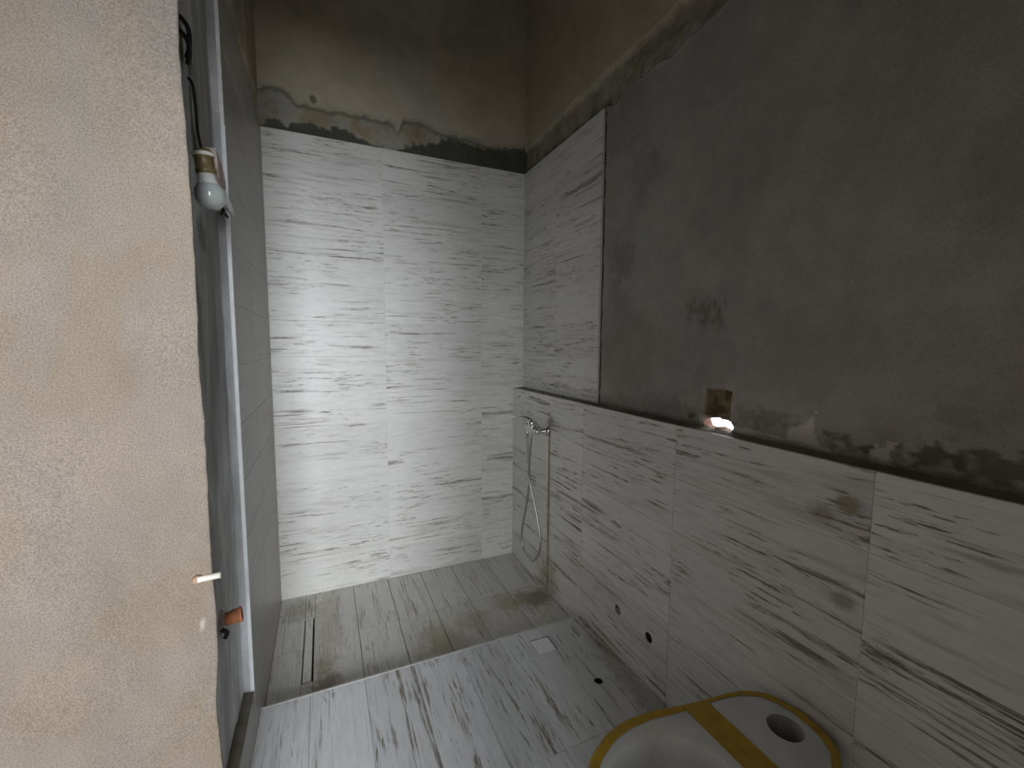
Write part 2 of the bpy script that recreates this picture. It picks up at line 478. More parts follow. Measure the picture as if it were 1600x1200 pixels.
pat = fbm(Y, Z, 1.9, 4, 11.0)
col = lerp(np.broadcast_to(GREY, Y.shape + (3,)), TAN, 0.35 * sm(0.48, 0.66, pat))
col = lerp(col, arr(0.22, 0.22, 0.205), 0.4 * sm(0.52, 0.66, fbm(Y, Z, 3.1, 3, 21.0)))
bnd = lerp(np.broadcast_to(OLV * 0.62, Y.shape + (3,)), ROUGHC * 0.85, sm(0.45, 0.6, fbm(Y, Z, 14, 3, 13.0)) * 0.7)
lip = np.exp(-((Z - e1v - 0.016) / 0.020) ** 2) * (Y < YT)
bnd = lerp(bnd, ROUGHC * 1.15, 0.75 * lip)
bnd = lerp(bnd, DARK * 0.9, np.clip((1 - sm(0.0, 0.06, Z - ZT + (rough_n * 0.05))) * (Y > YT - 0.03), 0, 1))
upc = np.broadcast_to(OLV, Y.shape + (3,))
c2 = lerp(bnd, upc, t_upp)
col = lerp(c2, col, t_low)
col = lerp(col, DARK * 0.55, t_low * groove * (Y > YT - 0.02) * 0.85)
# blotches, residue, filled box, darker foot of the wall
wob = (fbm(Y, Z, 30, 4, 31.0) - 0.5) * 0.05; wob2 = (fbm(Y, Z, 30, 4, 47.0) - 0.5) * 0.05
frag = fbm(Y, Z, 55, 4, 61.0) - 0.5
def blob(cy, cz, ry, rz): return 1 - sm(0.45, 1.15, np.hypot((Y + wob - cy) / ry, (Z + wob2 - cz) / rz) + 2.2 * frag)
for cy, cz, ry, rz, k in ((1.13, 1.505, 0.075, 0.035, 0.5), (1.07, 1.48, 0.025, 0.05, 0.45), (0.665, 1.135, 0.05, 0.028, 0.7), (0.608, 1.128, 0.03, 0.016, 0.9), (0.50, 1.14, 0.055, 0.035, 0.85), (0.38, 1.14, 0.07, 0.03, 0.8), (0.44, 1.24, 0.06, 0.05, 0.25), (1.33, 1.15, 0.25, 0.03, 0.25), (0.90, 1.16, 0.12, 0.03, 0.35), (1.60, 1.75, 0.08, 0.10, 0.3), (1.50, 2.1, 0.1, 0.12, 0.2), (1.165, 1.125, 0.016, 0.012, 0.9)):
    col = lerp(col, DARK * 1.2, k * blob(cy, cz, ry, rz))
yw = Y + wob * 0.25; zw = Z + wob2 * 0.25
for poly in ([(0.815, 1.10), (0.809, 1.148), (0.770, 1.160), (0.756, 1.173), (0.735, 1.205), (0.742, 1.166), (0.715, 1.10)], [(0.600, 1.10), (0.598, 1.13), (0.588, 1.145), (0.575, 1.13), (0.562, 1.155), (0.540, 1.165), (0.556, 1.144), (0.556, 1.10)], [(0.995, 1.125), (0.913, 1.119), (0.80, 1.112), (0.688, 1.108), (0.688, 1.095), (0.995, 1.10)], [(1.135, 1.14), (1.10, 1.14), (1.10, 1.10), (1.135, 1.10)]):
    col = lerp(col, WHITE, 0.85 * inpoly(yw, zw, poly))
brown = sm(0.42, 0.60, fbm(Y, Z, 38, 4, 15.0))
col = lerp(col, EARTH * 0.85, bx)
col = lerp(col, EARTH * 0.30, bx * brown * 0.8)
col = lerp(col, ROUGHC * 1.05, 0.6 * rim * (Z > 1.14))
col = lerp(col, EARTH * 1.3, 0.4 * (1 - bx) * blob(1.06, 1.19, 0.10, 0.085))
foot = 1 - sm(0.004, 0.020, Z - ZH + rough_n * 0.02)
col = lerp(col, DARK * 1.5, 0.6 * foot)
cy = (us[:-1] + us[1:]) / 2; cz = (vs_[:-1] + vs_[1:]) / 2
CY, CZ = np.meshgrid(cy, cz, indexing='ij')
hole = inpoly(CY + (fbm(CY, CZ, 90, 2, 3.0) - 0.5) * 0.006, CZ + (fbm(CY, CZ, 90, 2, 9.0) - 0.5) * 0.005, HOLE)
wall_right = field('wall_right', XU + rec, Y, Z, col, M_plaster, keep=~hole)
tag(wall_right, 'dark bare plaster wall on the right above the ledge', 'wall', 'structure')
# the raw sides of the hole, through the thickness of the wall
bm = bmesh.new(); bm.from_mesh(wall_right.data)
be = [e for e in bm.edges if e.is_boundary and all(0.97 < v.co.y < 1.14 and 1.08 < v.co.z < 1.16 for v in e.verts)]
seg = [(e.verts[0].co.copy(), e.verts[1].co.copy()) for e in be]
bm.free()
bm = bmesh.new(); cache = {}
def hv(p, k):
    key = (round(p.x, 5), round(p.y, 5), round(p.z, 5), k)
    if key not in cache:
        q = p.copy(); q.x += (0.0, 0.020, 0.042)[k]
        if k:
            j = R0.uniform(-0.002, 0.002); q.y += j; q.z += R0.uniform(-0.002, 0.002)
        cache[key] = bm.verts.new(q)
    return cache[key]
for a, b_ in seg:
    for k in (0, 1):
        bm.faces.new((hv(a, k), hv(b_, k), hv(b_, k + 1), hv(a, k + 1)))
o = link('hole_lining', bm_mesh(bm, 'hole_lining'), M_brick, wall_right)
tag(o, 'raw brick sides of the small hole letting daylight in')

# left wall: tiled part with plaster above, grey plaster strip nearer
us = steps((YP + 0.02, 1.60, 0.008), (1.60, 1.70, 0.004), (1.70, 2.70, 0.03))
vs_ = steps((-0.15, 2.44, 0.02), (2.44, 2.70, 0.006), (2.70, ZC + 0.05, 0.04))
Y, Z = np.meshgrid(us, vs_, indexing='ij')
in_tile = sm(1.640, 1.650, Y) * (1 - sm(ZT - 0.002, ZT + 0.006, Z))
nn = fbm(Y, Z, 22, 4, 3.0) - 0.5
xx = XP + 0.006 * (fbm(Y, Z, 5, 3, 1.0) - 0.5) + 0.002 * nn
above = sm(1.64, 1.65, Y) * sm(ZT + 0.0, ZT + 0.01, Z)
xx = xx * (1 - above) + above * (XL - 0.006 - 0.012 * (1 - sm(2.58, 2.64, Z + nn * 0.05)))
xx = np.where(in_tile > 0.5, XL - 0.0125, xx)
st = fbm(Y * 2.2, Z * 0.35, 9, 4, 5.0)
col = lerp(np.broadcast_to(arr(0.62, 0.625, 0.635), Y.shape + (3,)), arr(0.48, 0.48, 0.475), sm(0.45, 0.62, st))
col = lerp(col, OLV * 0.8, above)
def lblob(cy_, cz_, ry, rz):
    return 1 - sm(0.55, 1.15, np.hypot((Y + nn * 0.04 - cy_) / ry, (Z + nn * 0.06 - cz_) / rz))
for cy_, cz_, ry, rz, k in ((1.395, 1.905, 0.035, 0.05, 0.85), (1.31, 2.10, 0.04, 0.07, 0.9), (1.42, 1.67, 0.06, 0.05, 0.5), (1.395, 1.98, 0.018, 0.12, 0.7), (1.46, 2.08, 0.012, 0.12, 0.3), (1.35, 1.45, 0.03, 0.12, 0.3), (1.37, 0.58, 0.03, 0.03, 0.6)):
    col = lerp(col, DARK, k * lblob(cy_, cz_, ry, rz))
wall_left = field('wall_left', xx, Y, Z, col, M_plaster_left)
tag(wall_left, 'left wall with dull tiles in the shower and grey plaster nearer', 'wall', 'structure')
# raw cement ledge on top of the skirting
bm = bmesh.new()
ys = np.linspace(YP + 0.03, 1.640, 60)
prev = None
for y_ in ys:
    w = R0.uniform(-0.002, 0.003) + 0.012 * (0.5 + 0.5 * math.sin(y_ * 9)) * (y_ < 1.5)
    row = [bm.verts.new((XL - 0.0005, y_, 0.150)), bm.verts.new((XL - 0.001 + R0.uniform(-0.001, 0), y_, 0.168)), bm.verts.new((XL - 0.016, y_, 0.171 + w * 0.4)), bm.verts.new((XP - 0.004, y_, 0.176 + w)), bm.verts.new((XP - 0.012, y_, 0.15))]
    if prev:
        for k in range(4): bm.faces.new((prev[k], row[k], row[k + 1], prev[k + 1]))
    prev = row
tag(link('cement_ledge', bm_mesh(bm, 'cement_ledge'), M_cement, wall_left, True), 'dark raw cement on top of the skirting tiles')
boxes('skirting_core', [(XP - 0.02, XL - TH, YP + 0.03, 1.640, -0.12, 0.165)], M_cement, wall_left)

# beige plastered wall end on the left, nearest the camera, facing the doorway
vs_ = steps((-0.1, ZC, 0.012))
us = steps((-1.32, -0.60, 0.06), (-0.60, -0.30, 0.010), (-0.30, XT, 0.004))
us2 = np.concatenate([us, [XT, XT, XT, XT]])
X, Z = np.meshgrid(us2, vs_, indexing='ij')
Yp = np.full(X.shape, YP) + 0.004 * (fbm(X, Z, 4.0, 3, 2.0) - 0.5)
ej = (fbm(np.zeros_like(Z), Z, 5.0, 4, 6.0) - 0.5) * 0.010 + (fbm(np.zeros_like(Z), Z, 30.0, 3, 2.0) - 0.5) * 0.003
ej += 0.004 * np.exp(-((Z - 1.65) / 0.2) ** 2) - 0.004 * sm(0.75, 0.55, Z) + 0.003
X2 = X + ej * sm(-0.29, XT, X)
Yp[-5, :] += 0.0008
Yp[-4, :] += 0.002
X2[-4, :] += 0.001; X2[-3, :] += 0.0012; Yp[-3, :] += 0.006
X2[-2, :] -= 0.010; Yp[-2, :] += 0.050; X2[-1, :] -= 0.075; Yp[-1, :] += 0.110
b1 = fbm(X, Z, 3.0, 4, 4.0); b2 = fbm(X * 2.5, Z * 1.0, 5.0, 4, 14.0)
BE = arr(0.210, 0.172, 0.138)
col = lerp(np.broadcast_to(BE, X.shape + (3,)), arr(0.190, 0.151, 0.111), 0.7 * sm(0.46, 0.66, b1))
col = lerp(col, arr(0.200, 0.172, 0.150), sm(0.5, 0.65, b2) * 0.7)
for cx_, cz_, r1, r2 in ((-0.263, 0.773, 0.005, 0.016), (-0.316, 0.968, 0.0018, 0.022), (-0.29, 0.94, 0.0018, 0.02), (-0.518, 1.494, 0.008, 0.002)):
    col = lerp(col, arr(0.38, 0.34, 0.29), 0.8 * (1 - sm(0.6, 1.0, np.hypot((X - cx_) / r1, (Z - cz_) / r2))))
wall_near = field('wall_left_near', X2, Yp, Z, col, M_beige)
tag(wall_near, 'beige plastered wall filling the left edge nearest the camera', 'wall', 'structure')

# low half wall with the ledge on top
core = boxes('wall_right_low', [(XR + TH, XU + 0.03, YN - 0.05, YB + 0.03, -0.15, ZH - 0.006)], M_cement)
tag(core, 'low tiled half wall on the right with bare ledge', 'wall', 'structure')
bm = bmesh.new()
prev = None
for i, y_ in enumerate(np.linspace(YN, YB + 0.02, 260)):
    row = []
    for k, x_ in enumerate((XR + TH + 0.0004, XR + 0.018, XR + 0.030, XR + 0.045, XR + 0.060, XU + 0.016)):
        row.append(bm.verts.new((x_, y_, ZH - 0.003 + (0 if k == 0 else R0.uniform(-0.0022, 0.0026)) + (0.004 if k >= 4 else 0))))
    if prev:
        for k in range(5): bm.faces.new((prev[k], row[k], row[k + 1], prev[k + 1]))
    prev = row
tag(link('ledge_top', bm_mesh(bm, 'ledge_top'), M_cement, core, True), 'rough dark cement top of the half wall')

# floors
slab = boxes('floor', [(XP - 0.06, XR + 0.05, YN - 0.02, YS - 0.010, -0.20, -TH - 0.0005)], M_grout)
tag(slab, 'raised bathroom floor of long streaked tiles', 'floor', 'structure')
slab_s = boxes('floor_shower', [(XL - 0.05, XR + 0.05, YS - 0.010, YB + 0.03, -0.25, ZS - 0.004)], M_dirty_grout)
tag(slab_s, 'sunken shower floor of cut streaked tiles with dark joints', 'floor', 'structure')

# unseen sides: near wall with the door, ceiling, hall behind
wf = boxes('wall_front', [(DJ, XU + 0.1, YN - 0.12, YN, -0.1, ZC + 0.05), (-1.36, DJ, YN - 0.12, YN, DH, ZC + 0.05)], M_hall)
tag(wf, 'near wall with the doorway behind the camera', 'wall', 'structure')
tag(boxes('ceiling', [(-1.4, 1.4, YN - 0.1, YB + 0.1, ZC, ZC + 0.08)], M_hall), 'plain ceiling high above the bathroom', 'ceiling', 'structure')
hx0, hx1, hy0, hy1 = -3.2, 3.0, WIN['y'], YN - 0.12
tag(boxes('floor_hall', [(hx0, hx1, hy0, hy1 + 0.10, -0.12, -0.002), (hx0, XP - 0.07, hy1 + 0.10, YP + 0.1, -0.12, -0.002)], M_hall), 'bare hall floor behind the doorway', 'floor', 'structure')
tag(boxes('ceiling_hall', [(hx0, hx1, hy0, hy1, 3.85, 3.95)], M_hall), 'hall ceiling behind the doorway', 'ceiling', 'structure')
tag(boxes('wall_hall', [(hx0 - 0.1, hx0, hy0, hy1, -0.1, 3.95), (hx1, hx1 + 0.1, hy0, hy1, -0.1, 3.95),
    (hx0, -1.3, hy1 - 0.02, YP + 0.1, -0.1, 3.95), (DJ, hx1, hy1 - 0.02, hy1, -0.1, 3.95), (-1.3, DJ, hy1 - 0.02, hy1, DH, 3.95),
    (hx0, WIN_FILL['x0'], hy0 - 0.1, hy0, -0.1, 3.95), (WIN_FILL['x1'], WIN['x0'], hy0 - 0.1, hy0, -0.1, 3.95), (WIN['x1'], hx1, hy0 - 0.1, hy0, -0.1, 3.95),
    (WIN_FILL['x0'], WIN['x1'], hy0 - 0.1, hy0, -0.1, WIN['z0']), (WIN_FILL['x0'], WIN['x1'], hy0 - 0.1, hy0, WIN['z1'], 3.95)], M_hall), 'plastered hall walls behind the doorway', 'wall', 'structure')
for k_, w_ in enumerate((WIN, WIN_FILL)):  # the second frame is added around the fill lamp
    w1 = boxes('window_%d' % (k_ + 1), [(w_['x0'], w_['x0'] + 0.05, hy0 - 0.08, hy0 - 0.03, w_['z0'], w_['z1']), (w_['x1'] - 0.05, w_['x1'], hy0 - 0.08, hy0 - 0.03, w_['z0'], w_['z1']),
        (w_['x0'], w_['x1'], hy0 - 0.08, hy0 - 0.03, w_['z0'], w_['z0'] + 0.05), (w_['x0'], w_['x1'], hy0 - 0.08, hy0 - 0.03, w_['z1'] - 0.05, w_['z1'])], M_whiteplastic)
    tag(w1, ('right', 'left')[k_] + ' white framed hall window behind the camera', 'window', 'structure')

# ------------------------------------------------------------------ tiles
_tc = {}
def tile_mesh(L, Hh, th, mat):
    key = (round(L, 4), round(Hh, 4), round(th, 4), mat.name)
    if key not in _tc:
        bm = bmesh.new()
        add_box(bm, -L / 2, L / 2, -Hh / 2, Hh / 2, -th, 0, bevel=0.0011)
        me = bm_mesh(bm, 'tile'); me.materials.append(mat)
        _tc[key] = me
    return _tc[key]
ORI = {'back': Matrix(((1, 0, 0), (0, 0, -1), (0, 1, 0))),
       'right': Matrix(((0, 0, -1), (-1, 0, 0), (0, 1, 0))),
       'left': Matrix(((0, 0, 1), (1, 0, 0), (0, 1, 0))),
       'floor': Matrix(((0, -1, 0), (1, 0, 0), (0, 0, 1)))}
def tile(parent, ori, c, L, Hh, mat, name='tile', gap=0.0019, th=TH, jit=0.0006):
    o = link(name, tile_mesh(L - gap, Hh - gap, th, mat), None, parent)
    m = ORI[ori].to_4x4()
    nrm = ORI[ori] @ Vector((0, 0, 1))
    m.translation = Vector(c) + nrm * R0.uniform(-jit, jit * 0.3)
    o.matrix_world = m
    return o

# pale grout bed, parts of the tiled walls
def bed(parent, b): return boxes('grout_bed', [b], M_grout, parent)
bed(wall_back, (XL - 0.01, XU + 0.01, YB + 0.0022, YB + 0.012, ZS - 0.05, ZT - 0.002))
bed(wall_left, (XL - 0.012, XL - 0.0022, 1.648, YB + 0.01, ZS - 0.05, ZT - 0.002))
bed(wall_right, (XU + 0.0022, XU + 0.012, YT, YB + 0.01, ZH - 0.01, ZT - 0.002))
bed(core, (XR + 0.0022, XR + TH, YN, YB + 0.01, ZS - 0.05, ZH - 0.006))

cols_b = [XL, 0.343, 0.948, XU]
for r in range(13):
    z1 = ZT - ROW * r; z0 = z1 - ROW
    for k in range(3):
        x0, x1 = cols_b[k], cols_b[k + 1]
        if k == 2 and z0 < ZH - 0.05: x1 = XR
        tile(wall_back, 'back', ((x0 + x1) / 2, YB, (z0 + z1) / 2), x1 - x0, ROW, M_tile)
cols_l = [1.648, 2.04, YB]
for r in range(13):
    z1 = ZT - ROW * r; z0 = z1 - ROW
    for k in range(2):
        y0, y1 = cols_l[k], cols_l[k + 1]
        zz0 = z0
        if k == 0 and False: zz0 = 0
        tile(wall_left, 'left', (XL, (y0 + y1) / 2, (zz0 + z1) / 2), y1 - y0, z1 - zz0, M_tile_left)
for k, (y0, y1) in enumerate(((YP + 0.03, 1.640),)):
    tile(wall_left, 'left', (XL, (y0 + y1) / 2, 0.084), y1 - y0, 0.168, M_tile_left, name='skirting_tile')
cols_u = [YT, 2.213, YB]
for r in range(7):
    z1 = ZT - ROW * r; z0 = z1 - ROW if r < 6 else ZH + 0.001
    for k in range(2):
        y0, y1 = cols_u[k], cols_u[k + 1]
        tile(wall_right, 'right', (XU, (y0 + y1) / 2, (z0 + z1) / 2), y1 - y0, z1 - z0, M_tile, jit=0.001)
cols_h = [(YB, 2.125), (2.125, 1.779), (1.779, 1.169), (1.169, 0.552), (0.552, -0.055), (-0.055, YN)]
half_tiles = []
for r in range(6):
    z1 = ZH - 0.1976 * r
    for k, (y1, y0) in enumerate(cols_h):
        fl = ZS if k < 2 else 0.0
        z0 = max(z1 - 0.1976, fl) if r < 5 else fl
        ya, yb = y0, y1
        if r > 0 and k == 0: ya += 0.009
        if r > 0 and k == 1: yb -= 0.009
        if z1 - z0 < 0.01: continue
        half_tiles.append(tile(core, 'right', (XR, (ya + yb) / 2, (z0 + z1) / 2), yb - ya, z1 - z0, M_tile_half))
boxes('joint_filler', [(XR + 0.001, XR + 0.008, 2.115, 2.135, ZS, ZH - 0.1976)], M_filler, core)

# raised main floor, long tiles running away from the camera
xs = [XP + 0.005 - 0.02, -0.085, 0.118, 0.32, 0.522, 0.724, 0.926, XR]
floor_tiles = []
for i in range(7):
    yk = [YS - 0.008, 1.16, 0.55, -0.06, YN]
    for k in range(4):
        floor_tiles.append(tile(slab, 'floor', ((xs[i] + xs[i + 1]) / 2, (yk[k] + yk[k + 1]) / 2, 0.0), yk[k] - yk[k + 1], xs[i + 1] - xs[i], M_tile_floor, gap=0.001, jit=0.0004))
# step edge strip
boxes('edge_profile', [(XL, XR, YS - 0.0075, YS, -0.012, 0.0012), (XL, XR, YS - 0.0095, YS - 0.0075, -0.012, -0.003)], M_alu, slab)
boxes('step_face', [(XL, XR, YS - 0.0098, YS - 0.002, ZS, -0.012)], M_tile_floor, slab)

# shower floor
DX0, DX1, DY0, DY1 = -0.129, -0.082, 1.927, 2.400
xs_s = [0.125, 0.325, 0.527, 0.727, 0.955, XR]
for i in range(5):
    for (y0, y1) in ((YS, 2.208), (2.208, YB)):
        tile(slab_s, 'floor', ((xs_s[i] + xs_s[i + 1]) / 2, (y0 + y1) / 2, ZS), y1 - y0, xs_s[i + 1] - xs_s[i], M_tile_shower, gap=0.0032)
for (x0, x1, y0, y1) in ((DX1, 0.125, YS, 2.165), (DX1, 0.125, 2.165, YB), (XL, DX0, YS, 2.16), (XL, DX0, 2.16, YB), (DX0, DX1, YS, DY0), (DX0, DX1, DY1, YB)):
    tile(slab_s, 'floor', ((x0 + x1) / 2, (y0 + y1) / 2, ZS), y1 - y0, x1 - x0, M_tile_shower, gap=0.0012 if x1 <= 0 else 0.0022)
# channel in the slab for the linear drain
cut = boxes('cut', [(DX0 + 0.001, DX1 - 0.001, DY0 + 0.001, DY1 - 0.001, ZS - 0.05, ZS + 0.05)], M_black)
carve(slab_s, cut); bpy.data.objects.remove(cut)
dr = empty('linear_drain', ((DX0 + DX1) / 2, (DY0 + DY1) / 2, ZS - 0.04))
tag(dr, 'long narrow shower drain with a tile insert beside the left wall', 'drain')
def rel(o, p):
    o.parent = p; o.matrix_parent_inverse = Matrix.Translation(p.location).inverted(); return o
def part(name, lst, mat, p, bevel=0.0): return rel(boxes(name, lst, mat, None, bevel), p)
part('channel', [(DX0 + 0.0015, DX0 + 0.0030, DY0 + 0.0015, DY1 - 0.0015, ZS - 0.045, ZS - 0.012), (DX1 - 0.0030, DX1 - 0.0015, DY0 + 0.0015, DY1 - 0.0015, ZS - 0.045, ZS - 0.012),
    (DX0 + 0.0015, DX1 - 0.0015, DY0 + 0.0015, DY0 + 0.003, ZS - 0.045, ZS - 0.012), (DX0 + 0.0015, DX1 - 0.0015, DY0 + 0.0015, DY1 - 0.0015, ZS - 0.049, ZS - 0.045)], M_black, dr)
ti = link('tile_insert', tile_mesh(DY1 - DY0 - 0.011, DX1 - DX0 - 0.012, 0.010, M_tile_shower))
mt = ORI['floor'].to_4x4(); mt.translation = Vector(((DX0 + DX1) / 2 - 0.0015, (DY0 + DY1) / 2 + 0.0045, ZS - 0.001)); ti.matrix_world = mt
ti.parent = dr; ti.matrix_parent_inverse = Matrix.Translation(dr.location).inverted()
for ya in (DY0 + 0.03, DY1 - 0.06):
    part('insert_support', [(DX0 + 0.015, DX1 - 0.018, ya, ya + 0.03, ZS - 0.046, ZS - 0.011)], M_black, dr)

# square floor drain in the raised floor
qx, qy, qs = 0.897, 1.648, 0.050
cut = boxes('cut', [(qx - qs, qx + qs, qy - qs, qy + qs, -0.06, 0.05)], M_black)
for t in floor_tiles:
    c = t.matrix_world.translation; d = t.dimensions
    if abs(c.y - qy) < d.x / 2 + qs and abs(c.x - qx) < d.y / 2 + qs:
        carve(t, cut)
carve(slab, cut); bpy.data.objects.remove(cut)
fd = empty('floor_drain', (qx, qy, -0.055)); tag(fd, 'small square floor drain cover near the step', 'drain')
part('drain_tray', [(qx - qs + 0.001, qx + qs - 0.001, qy - qs + 0.001, qy + qs - 0.001, -0.0595, -0.052), (qx - 0.03, qx + 0.03, qy - 0.03, qy + 0.03, -0.052, -0.008)], M_black, fd)
part('cover_plate', [(qx - qs + 0.0025, qx + qs - 0.010, qy - qs + 0.003, qy + qs - 0.009, -0.009, 0.0008)], simple('brushed_cover', (0.84, 0.85, 0.86), 0.35, 0.0, 0.08), fd, 0.001)

# ------------------------------------------------------------------ pipe holes
def cyl_cut(center, axis, r, depth):
    o = lathe('cut', [(0, -depth), (r, -depth), (r, depth), (0, depth)], M_black, None, center, axis, 20)
    return o
def pipe_hole(name, label, c, axis, r, targets, inner):
    cut = cyl_cut(c, axis, r, 0.055)
    for t in targets: carve(t, cut)
    bpy.data.objects.remove(cut)
    ax = Vector(axis).normalized()
    e = empty(name, Vector(c)); tag(e, label, 'pipe socket')
    o = lathe('pipe_wall', [(r - 0.0004, 0.054), (r - 0.0004, 0.006), (r - 0.003, 0.006), (r - 0.003, 0.050), (0, 0.050), (0, 0.054), (r - 0.0004, 0.054)], M_black if not inner else M_wire, None, c, axis, 20)
    rel(o, e)
    if inner:
        o2 = lathe('threaded_ring', [(r * 0.72, 0.004), (r * 0.72, 0.049), (r * 0.5, 0.049), (r * 0.5, 0.004), (r * 0.72, 0.004)], inner, None, c, axis, 20); rel(o2, e)
    return e
def near_half(y, z):
    out = []
    for t in half_tiles:
        c = t.matrix_world.translation; d = t.dimensions
        if abs(c.y - y) < d.x / 2 + 0.025 and abs(c.z - z) < d.y / 2 + 0.025: out.append(t)
    out.append(core)
    out += [ch for ch in core.children if ch.name.startswith('grout_bed')]
    return out
pipe_hole('pipe_socket', 'dark pipe hole with metal ring in the half wall nearer the shower', (XR, 1.472, 0.205), (1, 0, 0), 0.021, near_half(1.472, 0.205), simple('dull_ring', (0.25, 0.24, 0.22), 0.35, 0.8))
pipe_hole('pipe_socket', 'plain dark pipe hole in the half wall nearer the toilet', (XR, 1.273, 0.205), (1, 0, 0), 0.021, near_half(1.273, 0.205), None)
fl = [t for t in floor_tiles if abs(t.matrix_world.translation.y - 1.37) < t.dimensions.x / 2 + 0.03 and abs(t.matrix_world.translation.x - 1.006) < t.dimensions.y / 2 + 0.03]
pipe_hole('waste_hole', 'small black drain hole in the floor tiles before the toilet', (1.006, 1.370, 0.0), (0, 0, -1), 0.019, fl + [slab], None)['category'] = 'drain hole'

# white edge profile of the left tiles
bm = bmesh.new()
add_box(bm, XL - 0.010, XL + 0.001, 1.639, 1.6485, 0.176, 2.06, bevel=0.0008)
link('edge_profile', bm_mesh(bm, 'edge_profile'), M_white_trim, wall_left)

# ------------------------------------------------------------------ shower mixer with hose
mx = empty('shower_mixer', (XR, 2.22, 0.89)); tag(mx, 'chrome wall mixer with lever on the tiled half wall', 'shower mixer')
BX, BZ = 1.108, 0.893
rel(lathe('body', [(0, 0), (0.013, 0.0), (0.017, 0.006), (0.018, 0.03), (0.024, 0.06), (0.027, 0.10), (0.024, 0.14), (0.018, 0.165), (0.019, 0.19), (0.016, 0.205), (0.012, 0.211), (0, 0.211)], M_chrome, None, (BX, 2.125, BZ), (0, 1, 0)), mx)
for y_ in (2.150, 2.300):
    rel(lathe('wall_flange', [(0, 0.0), (0.030, 0.0), (0.029, 0.006), (0.017, 0.016), (0.014, 0.018), (0.014, 0.060), (0, 0.060)], M_chrome, None, (XR - 0.001, y_, BZ), (-1, 0, 0)), mx)
dome = rel(lathe('cartridge_dome', [(0, 0), (0.021, 0.0), (0.022, 0.025), (0.020, 0.045), (0.012, 0.056), (0, 0.059)], M_chrome, None, (BX - 0.006, 2.185, BZ + 0.010), (-0.35, 0, 1)), mx)
hp = catmull([(BX - 0.02, 2.185, BZ + 0.060), (BX - 0.045, 2.225, BZ + 0.074), (BX - 0.075, 2.275, BZ + 0.070), (BX - 0.095, 2.32, BZ + 0.062)], 6)
tube('lever', hp, [0.011 - 0.006 * i / (len(hp) - 1) for i in range(len(hp))], M_chrome, dome, 12)
rel(lathe('outlet', [(0, 0), (0.012, 0), (0.012, 0.03), (0.0105, 0.032), (0.0105, 0.050), (0, 0.050)], M_chrome, None, (BX - 0.004, 2.270, BZ - 0.010), (0, 0, -1)), mx)
rel(lathe('diverter_knob', [(0, 0), (0.006, 0), (0.006, 0.014), (0.009, 0.016), (0.009, 0.030), (0, 0.032)], M_chrome, None, (BX - 0.004, 2.270, BZ + 0.014), (0, 0, 1)), mx)
hb = catmull([(BX - 0.026, 2.150, BZ + 0.040), (BX - 0.036, 2.150, BZ + 0.015), (BX - 0.034, 2.155, BZ - 0.035)], 6)
rel(tube('hose_holder', hb, 0.009, M_chrome, None, 12), mx)
hx = XR - 0.03
hose_pts = [(BX - 0.004, 2.270, BZ - 0.058), (BX + 0.004, 2.275, 0.77), (1.125, 2.295, 0.677), (1.133, 2.292, 0.582), (1.146, 2.36, 0.376), (1.146, 2.423, 0.182), (1.146, 2.391, 0.070), (1.146, 2.262, 0.062), (1.143, 2.171, 0.16), (1.140, 2.157, 0.253), (1.135, 2.219, 0.426), (1.118, 2.270, 0.587), (1.095, 2.22, 0.69), (1.078, 2.175, 0.80), (BX - 0.034, 2.156, BZ - 0.038)]
rel(tube('hose', catmull(hose_pts, 12), 0.0065, M_hose, None, 10), mx)

# ------------------------------------------------------------------ toilet
tl = empty('toilet', (0.84, 0.651, 0)); tag(tl, 'white ceramic toilet bowl edged with yellow packing tape', 'toilet')
yc, RZ = 0.651, 0.400
wprof = [(0.487, 0.0), (0.497, 0.052), (0.52, 0.095), (0.56, 0.135), (0.63, 0.170), (0.70, 0.183), (0.78, 0.180), (0.88, 0.158), (0.97, 0.143), (1.06, 0.136), (1.10, 0.124), (1.135, 0.095), (1.155, 0.05), (1.160, 0.0)]
dense = []
wx = [p[0] for p in wprof]; wy = [p[1] for p in wprof]
for t in np.linspace(0, 1, 400):
    x_ = 0.487 + (1.160 - 0.487) * (0.5 - 0.5 * math.cos(math.pi * t))
    dense.append((x_, float(np.interp(x_, wx, wy))))
full = dense + [(x_, -w) for x_, w in dense[::-1]]
bc = 0.692
ang = np.array([math.atan2(y_, x_ - bc) for x_, y_ in full]); rad = np.array([math.hypot(y_, x_ - bc) for x_, y_ in full])
order = np.argsort(ang); ang, rad = ang[order], rad[order]
NT = 72
th_ = [-math.pi + 2 * math.pi * (k + 0.5) / NT for k in range(NT)]
rr = np.interp(th_, ang, rad, period=2 * math.pi)
rr = np.array([0.25 * rr[k - 1] + 0.5 * rr[k] + 0.25 * rr[(k + 1) % NT] for k in range(NT)])
def ring_out(off): return [(bc + (rr[k] + off) * math.cos(th_[k]), (rr[k] + off) * math.sin(th_[k])) for k in range(NT)]
def ring_ell(cx, a, b): return [(cx + a * math.cos(th_[k]), b * math.sin(th_[k])) for k in range(NT)]
rim = ring_out(0)
foot = ring_ell(0.87, 0.235, 0.105)
def mixr(a, b, t): return [(p[0] * (1 - t) + q[0] * t, p[1] * (1 - t) + q[1] * t) for p, q in zip(a, b)]
levels = [(foot, 0.0), (foot, 0.02), (mixr(foot, rim, 0.06), 0.10), (mixr(foot, rim, 0.25), 0.18), (mixr(foot, rim, 0.65), 0.27), (mixr(foot, rim, 0.93), 0.335), (rim, 0.36), (rim, RZ - 0.008), (ring_out(-0.003), RZ - 0.002), (ring_out(-0.009), RZ)]
def bowl(k): return ring_ell(bc - 0.004, 0.160 * k, 0.128 * k)
